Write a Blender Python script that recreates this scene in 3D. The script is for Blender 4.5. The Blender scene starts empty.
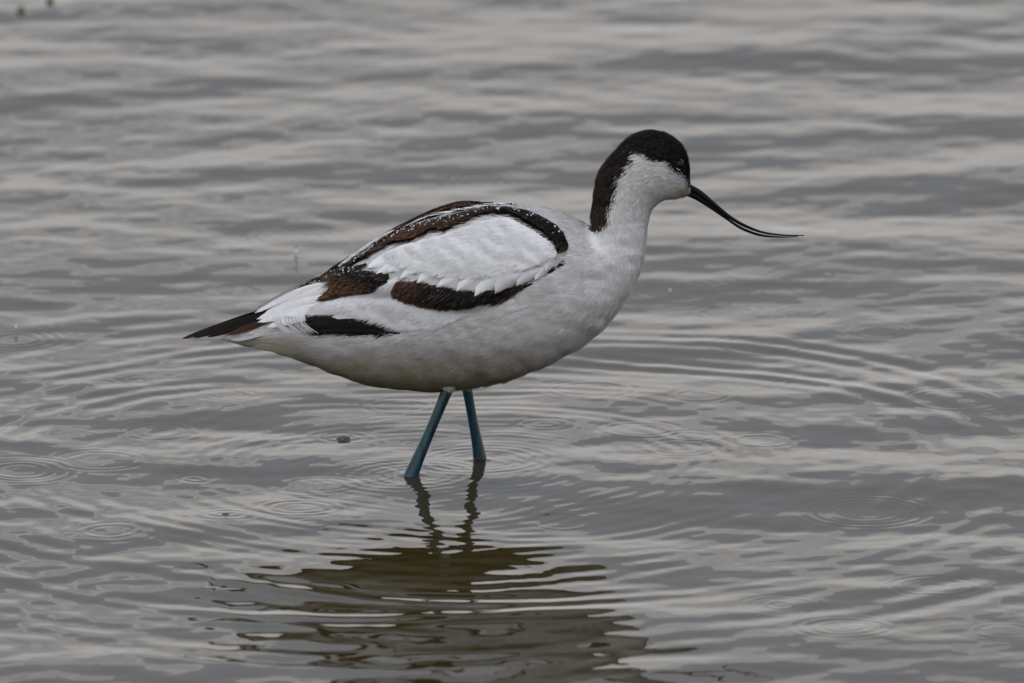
import bpy, math, random
import numpy as np
from mathutils import Vector, Matrix
from mathutils.bvhtree import BVHTree
from mathutils.kdtree import KDTree

rng = np.random.default_rng(7)
random.seed(7)
scene = bpy.context.scene
COL = scene.collection

# ------------------------------------------------------------------ camera
S = 0.00065                      # metres per pixel at the bird
EL = math.radians(12.5)          # the photographer looks down by this much
DIST = 11.1
ZC = (469.5 - 341.5) * S / math.cos(EL)
CAM = np.array([0.0, -DIST * math.cos(EL), ZC + DIST * math.sin(EL)])
cd = bpy.data.cameras.new('camera')
cam = bpy.data.objects.new('camera', cd)
COL.objects.link(cam)
cam.location = CAM
cam.rotation_euler = (math.radians(90) - EL, 0, 0)
cd.sensor_width = 36
cd.lens = 36 * DIST / (1024 * S)
cd.clip_start = 0.1
cd.clip_end = 3000
cd.dof.use_dof = True
cd.dof.focus_distance = DIST - 0.03
cd.dof.aperture_fstop = (cd.lens / 1000) / 0.046
cd.dof.aperture_blades = 0
scene.camera = cam

# ------------------------------------------------------------------ light
LOCZ = 13.3
ELA, ELB = 0.12, -0.12
SUN_EL, SUN_AZ = math.radians(58), math.radians(200)
world = bpy.data.worlds.new('World')
scene.world = world
world.use_nodes = True
W = world.node_tree
W.nodes.clear()
def wn(t, **k):
    n = W.nodes.new(t)
    for a, b in k.items(): setattr(n, a, b)
    return n
out = wn('ShaderNodeOutputWorld'); bg = wn('ShaderNodeBackground')
bg.inputs['Strength'].default_value = 0.10
W.links.new(bg.outputs[0], out.inputs[0])
sky = wn('ShaderNodeTexSky', sky_type='NISHITA', sun_disc=False)
sky.sun_elevation = SUN_EL; sky.sun_rotation = SUN_AZ
sky.air_density = 1.0; sky.dust_density = 3.0
tc = wn('ShaderNodeTexCoord')
mp = wn('ShaderNodeMapping'); mp.inputs['Scale'].default_value = (2.2, 2.2, 15.0)
mp.inputs['Location'].default_value = (3.1, 1.7, LOCZ)
W.links.new(tc.outputs['Generated'], mp.inputs[0])
nz = wn('ShaderNodeTexNoise'); nz.inputs['Scale'].default_value = 1.0
nz.inputs['Detail'].default_value = 5.0; nz.inputs['Roughness'].default_value = 0.58
nz.inputs['Distortion'].default_value = 0.4
W.links.new(mp.outputs[0], nz.inputs[0])
cr = wn('ShaderNodeValToRGB')
cr.color_ramp.interpolation = 'EASE'
cr.color_ramp.elements[0].position = 0.38; cr.color_ramp.elements[0].color = (0.51, 0.54, 0.61, 1)
cr.color_ramp.elements[1].position = 0.62; cr.color_ramp.elements[1].color = (1.0, 0.97, 0.965, 1)
# a paler strip of cloud low down under a darker deck
sz_ = wn('ShaderNodeSeparateXYZ'); W.links.new(tc.outputs['Generated'], sz_.inputs[0])
el_ = wn('ShaderNodeMapRange'); el_.inputs[1].default_value = 0.14; el_.inputs[2].default_value = 0.30
el_.inputs[3].default_value = ELA; el_.inputs[4].default_value = ELB
W.links.new(sz_.outputs[2], el_.inputs[0])
ad_ = wn('ShaderNodeMath', operation='ADD'); W.links.new(nz.outputs[0], ad_.inputs[0]); W.links.new(el_.outputs[0], ad_.inputs[1])
W.links.new(ad_.outputs[0], cr.inputs[0])
cm = wn('ShaderNodeVectorMath', operation='SCALE')
# an overcast sky is about three times brighter overhead than at the horizon
sx_ = wn('ShaderNodeSeparateXYZ'); W.links.new(tc.outputs['Generated'], sx_.inputs[0])
br_ = wn('ShaderNodeMapRange'); br_.inputs[1].default_value = 0.15; br_.inputs[2].default_value = 1.0
br_.inputs[3].default_value = 10.4; br_.inputs[4].default_value = 17.0
W.links.new(sx_.outputs[2], br_.inputs[0]); W.links.new(br_.outputs[0], cm.inputs['Scale'])
W.links.new(cr.outputs[0], cm.inputs[0])
hs = wn('ShaderNodeHueSaturation'); hs.inputs['Saturation'].default_value = 0.35
W.links.new(sky.outputs[0], hs.inputs['Color'])
mx = wn('ShaderNodeMix', data_type='RGBA'); mx.inputs[0].default_value = 0.93   # nearly closed cloud cover
W.links.new(hs.outputs[0], mx.inputs[6]); W.links.new(cm.outputs[0], mx.inputs[7])
W.links.new(mx.outputs[2], bg.inputs['Color'])

sd = bpy.data.lights.new('sun', 'SUN'); sd.energy = 0.6; sd.angle = math.radians(25); sd.color = (1, .96, .9)
so = bpy.data.objects.new('sun', sd); COL.objects.link(so)
sdir = Vector((math.sin(SUN_AZ) * math.cos(SUN_EL), math.cos(SUN_AZ) * math.cos(SUN_EL), math.sin(SUN_EL)))
so.rotation_euler = sdir.to_track_quat('Z', 'Y').to_euler()
so.location = (0, 0, 5)

scene.view_settings.view_transform = 'Standard'
scene.view_settings.look = 'None'
scene.view_settings.gamma = 1
scene.view_settings.exposure = 0.03

# ------------------------------------------------------------------ pixel geometry used to lay the bird out
ce, se = math.cos(EL), math.sin(EL)
FWD = np.array([0, ce, -se]); RGT = np.array([1.0, 0, 0]); UPV = np.array([0, se, ce])
def project(P):
    d = np.asarray(P) - CAM
    k = DIST / (d @ FWD)
    return 512 + (d @ RGT) * k / S, 341.5 - (d @ UPV) * k / S
def ray(px, py):
    v = FWD * DIST + RGT * (px - 512) * S + UPV * (341.5 - py) * S
    return v / np.linalg.norm(v)
def at(px, py, y=0.0):
    v = ray(px, py)
    t = (y - CAM[1]) / v[1]
    return CAM + v * t
def on_water(px, py):
    v = ray(px, py)
    return CAM + v * (-CAM[2] / v[2])

def catmull(pts, n):
    P = np.array(pts, float)
    P = np.vstack([2 * P[0] - P[1], P, 2 * P[-1] - P[-2]])
    t = np.linspace(0, len(P) - 3 - 1e-9, n)
    i = t.astype(int); f = (t - i)[:, None]
    a, b, c, d = P[i], P[i + 1], P[i + 2], P[i + 3]
    return 0.5 * (2 * b + (c - a) * f + (2 * a - 5 * b + 4 * c - d) * f ** 2 + (3 * b - a - 3 * c + d) * f ** 3)

def inpoly(x, y, poly):
    r = np.zeros(np.shape(x), bool)
    n = len(poly)
    for i in range(n):
        x1, y1 = poly[i]; x2, y2 = poly[(i + 1) % n]
        if y1 == y2: continue
        c = ((y1 > y) != (y2 > y)) & (x < (x2 - x1) * (y - y1) / (y2 - y1) + x1)
        r ^= c
    return r
def polydist(x, y, poly):
    d = np.full(np.shape(x), 1e9)
    n = len(poly)
    for i in range(n):
        x1, y1 = poly[i]; x2, y2 = poly[(i + 1) % n]
        dx, dy = x2 - x1, y2 - y1
        t = np.clip(((x - x1) * dx + (y - y1) * dy) / (dx * dx + dy * dy + 1e-9), 0, 1)
        d = np.minimum(d, np.hypot(x - x1 - t * dx, y - y1 - t * dy))
    return np.where(inpoly(x, y, poly), d, -d)
def vnoise(x, y, seed=0):
    xi = np.floor(x).astype(int); yi = np.floor(y).astype(int)
    fx = x - xi; fy = y - yi
    fx = fx * fx * (3 - 2 * fx); fy = fy * fy * (3 - 2 * fy)
    def h(a, b):
        v = np.sin(a * 127.1 + b * 311.7 + seed * 74.7) * 43758.5453
        return v - np.floor(v)
    return (h(xi, yi) * (1 - fx) + h(xi + 1, yi) * fx) * (1 - fy) + (h(xi, yi + 1) * (1 - fx) + h(xi + 1, yi + 1) * fx) * fy

# ------------------------------------------------------------------ mesh and material helpers
def mesh_obj(name, V, F, mat, parent=None, colors=None, smooth=True, uv=None):
    V = np.asarray(V, np.float32)
    me = bpy.data.meshes.new(name)
    me.vertices.add(len(V)); me.vertices.foreach_set('co', V.ravel())
    if isinstance(F, np.ndarray) and F.ndim == 2:
        nl = F.size; starts = np.arange(0, nl, F.shape[1]); flat = F.ravel()
    else:
        lens = np.array([len(f) for f in F]); starts = np.concatenate([[0], np.cumsum(lens)[:-1]])
        flat = np.concatenate([np.asarray(f) for f in F]); nl = len(flat)
    me.loops.add(nl); me.loops.foreach_set('vertex_index', flat.astype(np.int32))
    me.polygons.add(len(starts)); me.polygons.foreach_set('loop_start', starts.astype(np.int32))
    me.update(calc_edges=True)
    if smooth: me.polygons.foreach_set('use_smooth', np.ones(len(starts), bool))
    if colors is not None:
        ca = me.color_attributes.new('Col', 'FLOAT_COLOR', 'POINT')
        c4 = np.ones((len(V), 4), np.float32); c4[:, :3] = colors
        ca.data.foreach_set('color', c4.ravel())
    if uv is not None:
        ul = me.uv_layers.new(name='UVMap')
        ul.data.foreach_set('uv', np.asarray(uv, np.float32)[flat].ravel())
    me.validate(clean_customdata=False)
    o = bpy.data.objects.new(name, me)
    COL.objects.link(o)
    if mat: me.materials.append(mat)
    if parent: o.parent = parent
    return o

def new_mat(name):
    m = bpy.data.materials.new(name); m.use_nodes = True
    return m, m.node_tree, m.node_tree.nodes['Principled BSDF']

def plumage_mat(name, barbs=False, rough=0.75):
    m, t, p = new_mat(name)
    a = t.nodes.new('ShaderNodeVertexColor'); a.layer_name = 'Col'
    tcn = t.nodes.new('ShaderNodeTexCoord')
    n = t.nodes.new('ShaderNodeTexNoise'); n.inputs['Scale'].default_value = 260; n.inputs['Detail'].default_value = 5
    t.links.new(tcn.outputs['Object'], n.inputs[0])
    mr = t.nodes.new('ShaderNodeMapRange'); mr.inputs[3].default_value = 0.86; mr.inputs[4].default_value = 1.08
    t.links.new(n.outputs[0], mr.inputs[0])
    sc = t.nodes.new('ShaderNodeVectorMath'); sc.operation = 'SCALE'
    t.links.new(a.outputs[0], sc.inputs[0]); t.links.new(mr.outputs[0], sc.inputs['Scale'])
    t.links.new(sc.outputs[0], p.inputs['Base Color'])
    p.inputs['Roughness'].default_value = rough
    p.inputs['Specular IOR Level'].default_value = 0.1
    p.inputs['Sheen Weight'].default_value = 0.0
    if barbs:
        u = t.nodes.new('ShaderNodeUVMap')
        sx = t.nodes.new('ShaderNodeSeparateXYZ'); t.links.new(u.outputs[0], sx.inputs[0])
        # barbs run out from the shaft towards the tip
        ab = t.nodes.new('ShaderNodeMath'); ab.operation = 'ABSOLUTE'; t.links.new(sx.outputs[1], ab.inputs[0])
        mu = t.nodes.new('ShaderNodeMath'); mu.operation = 'MULTIPLY'; mu.inputs[1].default_value = -0.5; t.links.new(ab.outputs[0], mu.inputs[0])
        ad = t.nodes.new('ShaderNodeMath'); ad.operation = 'ADD'; t.links.new(sx.outputs[0], ad.inputs[0]); t.links.new(mu.outputs[0], ad.inputs[1])
        cx = t.nodes.new('ShaderNodeCombineXYZ'); t.links.new(ad.outputs[0], cx.inputs[0])
        t.links.new(sx.outputs[1], cx.inputs[1])
        m2 = t.nodes.new('ShaderNodeMapping'); m2.inputs['Scale'].default_value = (2.2, 0.15, 1)
        t.links.new(cx.outputs[0], m2.inputs[0])
        n2 = t.nodes.new('ShaderNodeTexNoise'); n2.inputs['Scale'].default_value = 1.0; n2.inputs['Detail'].default_value = 3
        t.links.new(m2.outputs[0], n2.inputs[0])
        b = t.nodes.new('ShaderNodeBump'); b.inputs['Strength'].default_value = 0.35; b.inputs['Distance'].default_value = 0.0006
        t.links.new(n2.outputs[0], b.inputs['Height']); t.links.new(b.outputs[0], p.inputs['Normal'])
    return m

M_PLUME = plumage_mat('body_plumage')
M_VANE = plumage_mat('feather_vane', True, 0.6)

m, t, p = new_mat('bill_horn')
p.inputs['Base Color'].default_value = (0.006, 0.006, 0.007, 1); p.inputs['Roughness'].default_value = 0.5; p.inputs['Specular IOR Level'].default_value = 0.10
M_BILL = m
m, t, p = new_mat('eye_gloss')
p.inputs['Base Color'].default_value = (0.003, 0.002, 0.002, 1); p.inputs['Roughness'].default_value = 0.12; p.inputs['Specular IOR Level'].default_value = 0.2
M_EYE = m
m, t, p = new_mat('eyelid_glint_skin')
p.inputs['Base Color'].default_value = (0.45, 0.45, 0.43, 1); p.inputs['Roughness'].default_value = 0.5
M_LID = m
m, t, p = new_mat('leg_scales')
tcn = t.nodes.new('ShaderNodeTexCoord'); n = t.nodes.new('ShaderNodeTexNoise'); n.inputs['Scale'].default_value = 130; n.inputs['Detail'].default_value = 4
mpn = t.nodes.new('ShaderNodeMapping'); mpn.inputs['Scale'].default_value = (1, 1, 0.12)
t.links.new(tcn.outputs['Object'], mpn.inputs[0]); t.links.new(mpn.outputs[0], n.inputs[0])
r_ = t.nodes.new('ShaderNodeValToRGB')
r_.color_ramp.elements[0].position = 0.42; r_.color_ramp.elements[0].color = (0.003, 0.026, 0.026, 1)
r_.color_ramp.elements[1].position = 0.60; r_.color_ramp.elements[1].color = (0.005, 0.062, 0.100, 1)
t.links.new(n.outputs[0], r_.inputs[0]); t.links.new(r_.outputs[0], p.inputs['Base Color'])
v = t.nodes.new('ShaderNodeTexVoronoi'); v.inputs['Scale'].default_value = 650; t.links.new(tcn.outputs['Object'], v.inputs[0])
b = t.nodes.new('ShaderNodeBump'); b.inputs['Strength'].default_value = 0.22; b.inputs['Distance'].default_value = 0.0004
t.links.new(v.outputs['Distance'], b.inputs['Height']); t.links.new(b.outputs[0], p.inputs['Normal'])
p.inputs['Roughness'].default_value = 0.2
M_LEG = m
m, t, p = new_mat('rain_bead')
p.inputs['Base Color'].default_value = (0.92, 0.93, 0.95, 1); p.inputs['Roughness'].default_value = 0.08  # whitish base paints in the sky glint of clear drops
p.inputs['Transmission Weight'].default_value = 0.35; p.inputs['IOR'].default_value = 1.33
M_BEAD = m
m, t, p = new_mat('clear_drop')
p.inputs['Base Color'].default_value = (0.80, 0.82, 0.78, 1); p.inputs['Roughness'].default_value = 0.03
p.inputs['Transmission Weight'].default_value = 0.9; p.inputs['IOR'].default_value = 1.33
M_DROP = m

m, t, p = new_mat('bubble_film')
p.inputs['Base Color'].default_value = (0.06, 0.055, 0.04, 1); p.inputs['Roughness'].default_value = 0.04; p.inputs['IOR'].default_value = 1.4
M_BUB = m
m, t, p = new_mat('pale_debris')
p.inputs['Base Color'].default_value = (0.13, 0.12, 0.075, 1); p.inputs['Roughness'].default_value = 0.8
M_DEB = m
m, t, p = new_mat('pond_water')
p.inputs['Base Color'].default_value = (0.030, 0.0225, 0.0065, 1)      # silty water
p.inputs['Roughness'].default_value = 0.02; p.inputs['IOR'].default_value = 1.333
tcn = t.nodes.new('ShaderNodeTexCoord')
n = t.nodes.new('ShaderNodeTexNoise'); n.inputs['Scale'].default_value = 22; n.inputs['Detail'].default_value = 3; n.inputs['Roughness'].default_value = 0.45
t.links.new(tcn.outputs['Object'], n.inputs[0])
b = t.nodes.new('ShaderNodeBump'); b.inputs['Strength'].default_value = 1.0; b.inputs['Distance'].default_value = 0.0003
t.links.new(n.outputs[0], b.inputs['Height']); t.links.new(b.outputs[0], p.inputs['Normal'])
M_WATER = m

# ------------------------------------------------------------------ water
def axis(lo, hi, step, far, g=1.13):
    a = list(np.arange(lo, hi, step))
    x, s = a[-1], step
    while x < far: s *= g; x += s; a.append(x)
    x, s = lo, step; left = []
    while x > -far: s *= g; x -= s; left.append(x)
    return np.array(left[::-1] + a)
XA = axis(-0.42, 0.42, 0.0013, 600); YA = axis(-0.85, 1.75, 0.0019, 600)
X, Y = np.meshgrid(XA, YA)
DX = np.gradient(XA)[None, :]; DY = np.gradient(YA)[:, None]
SP = np.maximum(DX + 0 * X, DY + 0 * X)
def keep(lam): return np.clip((lam / SP - 3) / 4, 0, 1)
SEED = 8
H = np.zeros_like(X)
wr = np.random.default_rng(SEED)
# wind and cross ripples: slope amplitude per wavelength band
for lam0, sl, n in ((0.50, 0.009, 10), (0.24, 0.0125, 16), (0.12, 0.0155, 24), (0.06, 0.0155, 40), (0.032, 0.0115, 50), (0.017, 0.006, 44)):
    kp = keep(lam0)
    for _ in range(n):
        lam = lam0 * math.exp(wr.uniform(-.35, .35)); a = wr.normal(math.pi / 2 + 0.12, 0.55 if lam0 > .1 else .72)
        k = 2 * math.pi / lam
        amp = sl / k * math.sqrt(2 / n) * wr.uniform(.6, 1.4)
        H += kp * amp * np.sin(k * (math.cos(a) * X + math.sin(a) * Y) + wr.uniform(0, 6.28))
# patches where the fine ripples are stronger
def ring(px, py, R, slope, lam=None, wid=None, n_in=0):
    global H
    c = on_water(px, py); R = R * S
    lam = (lam or 13) * S; wid = (wid or 14) * S
    ix = np.searchsorted(XA, [c[0] - R - 4 * wid, c[0] + R + 4 * wid]); iy = np.searchsorted(YA, [c[1] - R - 4 * wid, c[1] + R + 4 * wid])
    sl = np.s_[iy[0]:iy[1], ix[0]:ix[1]]
    r = np.hypot(X[sl] - c[0], Y[sl] - c[1])
    k = 2 * math.pi / lam
    az = np.arctan2(Y[sl] - c[1], X[sl] - c[0])
    if R > 60 * S:      # large old rings are broken up by the other waves
        r = r + lam * .35 * (np.sin(az * 3 + px) + .6 * np.sin(az * 7 + py + R * 50))
        slope = slope * np.clip(.62 + .38 * np.sin(az * 2 + R * 40 + px) + .35 * np.sin(az * 5 + R * 90), .05, 1.3)
    else:
        r = r + lam * .10 * np.sin(az * 2 + px)
        slope = slope * 2.5
    H[sl] += slope / k * np.exp(-((r - R) / wid) ** 2) * np.cos(k * (r - R)) * keep(lam)[sl]
for r in ((295, 237, 22, .10), (295, 237, 48, .05), (845, 628, 42, .08), (845, 628, 16, .07), (935, 585, 36, .08), (935, 585, 16, .05),
          (780, 604, 14, .07), (780, 604, 34, .05), (300, 508, 38, .07), (300, 508, 24, .05), (110, 532, 27, .08), (110, 532, 45, .04),
          (668, 290, 78, .08), (668, 290, 50, .04), (800, 278, 66, .06), (800, 278, 30, .04), (15, 338, 24, .09), (15, 338, 48, .06), (15, 338, 75, .04),
          (865, 510, 58, .07), (865, 510, 36, .04), (225, 515, 10, .12), (225, 515, 26, .05), (195, 478, 8, .09), (1005, 632, 30, .05),
          (590, 388, 40, .06), (20, 470, 30, .09), (20, 470, 52, .06), (100, 460, 40, .05), (545, 425, 22, .06), (400, 405, 30, .05),
          (343, 436, 12, .06), (343, 436, 26, .04), (90, 115, 26, .05), (230, 118, 20, .05), (160, 430, 34, .05), (760, 345, 40, .05),
          (480, 178, 30, .05), (650, 90, 34, .04), (900, 150, 40, .04), (955, 400, 44, .05), (560, 520, 30, .04), (640, 430, 36, .05),
          (700, 395, 26, .05), (880, 330, 30, .04), (130, 200, 36, .04), (430, 60, 34, .04), (240, 600, 40, .03)):
    ring(*r)
for _ in range(46):
    ring(wr.uniform(-20, 1044), wr.uniform(20, 560), wr.uniform(8, 44), wr.uniform(.015, .05))
# rings spreading from the two legs
for (lx, ly) in ((412, 477), (480, 462)):
    for R, sl, lam, wd in ((14, .05, 9, 9), (34, .04, 11, 14), (60, .05, 14, 22), (120, .045, 16, 34), (215, .038, 20, 44),
                           (335, .038, 28, 48), (455, .042, 38, 50), (590, .075, 44, 40), (730, .035, 60, 66)):
        ring(lx, ly, R, sl, lam, wd)
# water climbing a little up each leg
for (lx, ly) in ((412, 476), (480, 461.5)):
    c = on_water(lx, ly); rr_ = np.hypot(X - c[0], Y - c[1])
    H += .0013 * np.exp(-(rr_ / .0062) ** 2)
V = np.stack([X, Y, H], -1).reshape(-1, 3)
ny, nx = X.shape
i = (np.arange(ny - 1)[:, None] * nx + np.arange(nx - 1)[None, :]).ravel()
F = np.stack([i, i + 1, i + nx + 1, i + nx], -1)
water = mesh_obj('water', V, F, M_WATER)
water['kind'] = 'structure'
def water_h(x, y):
    return float(H[min(np.searchsorted(YA, y), ny - 1), min(np.searchsorted(XA, x), nx - 1)])

# ------------------------------------------------------------------ the bird: body loft
WHITE = np.array([0.69, 0.69, 0.685]); 
stations = [  # top x,y  bottom x,y  half width  (pixels)
    (232,332, 229,340, 5), (252,322, 246,345, 12), (285,305, 272,350.5, 22), (318,287, 308,363, 34), (350,268, 345,375, 46), (384,246, 384,386, 57),
    (418,227, 420,389, 65), (450,214.5, 455,387.5, 70), (485,208.5, 492,382.5, 71), (517,207.5, 528,371, 69), (547,211, 562,356, 65),
    (568,217, 592,338, 59), (582,223.5, 611,317, 50), (590,228, 626,299, 42), (592,224, 636,283, 35.5), (591.5,214, 643,262, 30),
    (592,201, 646,240, 27), (595,187, 647.5,222, 25.5), (600.5,170, 651,211, 25), (608,159, 658,203, 25.5), (618,148.5, 665.5,199, 26.5),
    (632,136.5, 671.5,198, 27.5), (648,131.5, 677,197.5, 27), (664,133.5, 681,196.5, 25), (677,141, 684,195.8, 21), (684.5,150, 686,195.2, 16.5),
    (688.5,163, 688,194.5, 11.5), (689.5,177, 690,193.5, 7), (690.5,183,691,192,4)]
NU, NT = 620, 340
st = catmull(stations, NU)
T3 = np.array([at(a[0], a[1]) for a in st]); B3 = np.array([at(a[2], a[3]) for a in st])
Cc = (T3 + B3) / 2; Ax = (T3 - B3) / 2
wd = st[:, 4] * S
th = np.linspace(0, 2 * math.pi, NT, endpoint=False)          # 0 = top, pi/2 = near side
cth, sth = np.cos(th), np.sin(th)
ssx = np.sign(sth) * np.abs(sth) ** 0.92
def grid_points():
    # the widest line sits a little below the middle on the torso
    G = Cc[:, None, :] + Ax[:, None, :] * cth[None, :, None]
    G[:, :, 1] -= wd[:, None] * ssx[None, :]
    return G
G = grid_points()
def normals_of(G):
    du = np.gradient(G, axis=0)
    dt = (np.roll(G, -1, 1) - np.roll(G, 1, 1))
    n = np.cross(dt, du)
    l = np.linalg.norm(n, axis=-1, keepdims=True)
    n = n / np.maximum(l, 1e-12)
    # outward
    c = G.mean(1, keepdims=True)
    s = np.sign(((G - c) * n).sum(-1).mean())
    return n * s
# plumage map: pixel polygons of the dark markings
BAND = [(350,267),(358,260),(372,251.5),(386,243.5),(398,235),(416,227.5),(432,222),(452,217.5),(470,213.5),(480,211.5),(495,209.5),(508,209.5),(528,213),
        (540.5,218.5),(555,226.5),(563,235),(567,245),(566,252),(560,254.5),(556,249),(552,241),(545,234),(531,225.5),(519.6,219),(508,215),(492,215),(476,219),
        (467,223.5),(452.5,229),(443.7,232),(438,230),(426,235),(411.5,241.5),(394,244.5),(376,253.5),(359,264),(352,268.5)]
FARB = [(497,205.5),(480,203),(467,204),(452,207),(432,212),(413,221),(394,229.5),(379,238.5),(364,253),(366,256),(379,246),(394,235.5),(409,228),(423,221.5),(438,216.5),(452,213.5),(471,210.5),(485,208)]
TERT = [(295,291),(307,283),(326,273),(341,265.5),(352,260),(360,261),(353,268),(363,270.5),(376,272),(383,279),(391,282),(378,288.5),(361,293),(346,293),(336,294.5),(327,301.5),(318,304),(323,295),(332.5,286),(329,284.5),(317,288.5),(302,292)]
SECO = [(393,287),(399,280.5),(420,282),(450,288),(480,291),(505,286),(524,283),(517,291),(506,297),(488,299),(468,304),(456,306),(438,305),(421,303),(406,299),(393,294.5)]
SEC2 = [(541,276),(552,267),(560,263),(558,268),(550,273),(541,277.5)]
PRIM = [(303,316.5),(317,314),(336,313),(353.5,315),(366,320),(383,326),(402,333),(386,334.6),(322,335.2),(314,332),(307,326)]
CAP = [(696,190),(689,187.5),(686.5,181),(684.5,175),(682,175),(677,172.5),(672,168),(670,163),(653,160),(647,157),(641,152.5),(634,152),(636,160),(629,166.5),(624.5,173),(618,180),
       (618.5,187),(614.5,196),(609.5,210),(608.5,218),(605,224),(601,230),(595,232),(591,231.5),(589.5,226),(584,205),(584,170),(612,128),(650,118),(705,130),(705,185)]
WINGP = [(300,300),(345,268),(372,250),(398,234),(432,221),(470,212),(508,208.5),(530,212),(556,226),(568,244),(564,259),(553,268),(535,278),(522,285),(505,293),
         (488,303),(468,311),(440,310),(410,303),(390,296),(360,295),(330,297)]
BLK = np.array([0.0065, 0.006, 0.006]); BRN = np.array([0.060, 0.030, 0.017]); RUS = np.array([0.17, 0.085, 0.035]); CREAM = np.array([0.52, 0.50, 0.38])
def plumage_color(px, py, far=None):
    """colour of the plumage at side-view position px, py (ragged edges)"""
    x = np.asarray(px, float); y = np.asarray(py, float)
    n1 = vnoise(x * .55, y * .55, 3) - .5; n2 = vnoise(x * .18, y * .3, 5) - .5; n3 = vnoise(x * .07, y * .12, 9)
    jx = x + n1 * 3; jy = y + n1 * 2.2 + n2 * 2
    c = np.empty(x.shape + (3,)); c[:] = WHITE
    c *= (0.93 + 0.09 * n3)[..., None]
    def mixin(mask, colr, k=1.0):
        a = (mask * k)[..., None]
        c[:] = c * (1 - a) + colr * a
    # mud stain plus painted underside shade, low on the belly and under the tail
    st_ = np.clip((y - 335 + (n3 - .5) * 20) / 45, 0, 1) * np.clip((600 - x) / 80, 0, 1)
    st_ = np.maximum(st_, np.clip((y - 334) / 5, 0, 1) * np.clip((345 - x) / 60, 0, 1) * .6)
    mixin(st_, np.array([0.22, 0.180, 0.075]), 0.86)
    # yellowish chin at the bill base
    mixin(np.exp(-(((x - 686) / 8) ** 2 + ((y - 192) / 4.5) ** 2)), np.array([0.42, 0.38, 0.16]), .75)
    capx, capy = x + n1 * 4 + n2 * 3, y + n1 * 3
    mcap = inpoly(capx, capy, CAP)
    fade = np.clip((y - 205) / 24, 0, 1) * .8 + np.clip((n3 - .6) * 2, 0, .25)
    capc = BLK * (1 - fade[..., None]) + np.array([0.045, 0.028, 0.020]) * fade[..., None]
    mixin(mcap.astype(float), capc)
    for P, base in ((BAND, 0), (FARB, 1), (TERT, 2), (SECO, 3), (SEC2, 4), (PRIM, 5)):
        mk = inpoly(jx, jy, P).astype(float)
        if base in (0,):
            k = np.clip((500 - x) / 90, 0, 1) * .75 + (n3 > .72) * .2
        elif base == 1: k = np.full(x.shape, .6)
        elif base == 2: k = np.clip((378 - x) / 45 + (y - 284) / 16, 0, 1)
        elif base == 3: k = np.clip((432 - x) / 40, 0, 1)
        else: k = np.zeros(x.shape)
        k = np.clip(k, 0, 1)[..., None]
        cc = BLK * (1 - k) + BRN * k
        if base == 3:
            e = np.clip((y - (296 + (x - 393) * .18)) / 8, 0, 1) * np.clip((470 - x) / 40, 0, 1); e = e[..., None]
            cc = cc * (1 - e) + RUS * e
        if base == 2:
            e = np.clip((y - 289) / 7, 0, 1)[..., None] * .6
            cc = cc * (1 - e * .6) + RUS * .7 * e * .6
        mixin(mk, cc)
    return c

N = normals_of(G)
nearG = G.copy(); nearG[..., 1] = -np.abs(nearG[..., 1])
def sidepix(P, Nn):
    """pixel of the point, or of its mirror on the near side when it faces away"""
    P = np.asarray(P).copy(); P0 = P[..., 1].copy()
    away = (Nn @ FWD > 0.02) & (P[..., 1] > 0)
    P[..., 1] = np.where(away, -P[..., 1], P[..., 1])
    a, b = project(P)
    return a, b - 14 * np.clip((a - 465) / 40, 0, 1) * np.clip((580 - a) / 12, 0, 1) * (P0 > 0)
PX, PY = sidepix(G, N)
# folded wing stands proud of the body, with soft relief of the flank tracts
dw = polydist(PX, PY, WINGP)
lift = np.clip((dw + 3) / 16, 0, 1); lift = lift * lift * (3 - 2 * lift)
rel = (vnoise(PX * .035, PY * .05, 11) - .5) * 2.6 + (vnoise(PX * .09, PY * .13, 12) - .5) * .8
um = np.clip((np.arange(NU) / NU - .02) / .1, 0, 1)[:, None] * np.clip((.72 - np.arange(NU) / NU) / .1, .18, 1)[:, None]
G = G + N * ((lift * 6.5 + rel * um) * S)[..., None]
N = normals_of(G)
PX, PY = sidepix(G, N)
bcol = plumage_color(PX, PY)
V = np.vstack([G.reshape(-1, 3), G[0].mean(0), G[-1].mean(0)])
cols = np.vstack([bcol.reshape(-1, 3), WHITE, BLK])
a = (np.arange(NU - 1)[:, None] * NT + np.arange(NT)[None, :]); b_ = (np.arange(NU - 1)[:, None] * NT + (np.arange(NT)[None, :] + 1) % NT)
quads = np.stack([a, a + NT, b_ + NT, b_], -1).reshape(-1, 4)
faces = list(quads)
for j in range(NT):
    faces.append((NU * NT, j, (j + 1) % NT)); faces.append((NU * NT + 1, (NU - 1) * NT + (j + 1) % NT, (NU - 1) * NT + j))
bird = bpy.data.objects.new('avocet', None); COL.objects.link(bird)
bird.location = (0, 0, 0)
bird['label'] = 'black and white wading bird with thin upcurved bill and blue legs standing in rippled water'
bird['category'] = 'bird'
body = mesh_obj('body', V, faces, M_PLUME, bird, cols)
body['label'] = 'white feathered torso, neck and head with black cap'
bvh = BVHTree.FromPolygons([tuple(v) for v in G.reshape(-1, 3)[:]], [tuple(q) for q in quads[:]])

def surf(px, py, fallback=0.0):
    v = ray(px, py)
    h = bvh.ray_cast(Vector(CAM), Vector(v))
    if h[0] is None:
        q = at(px, py, fallback); near = bvh.find_nearest(Vector(q))
        return q, np.array([0, -.9, .43])
    return np.array(h[0]), np.array(h[1]) * (1 if np.dot(h[1], v) < 0 else -1)

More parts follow.
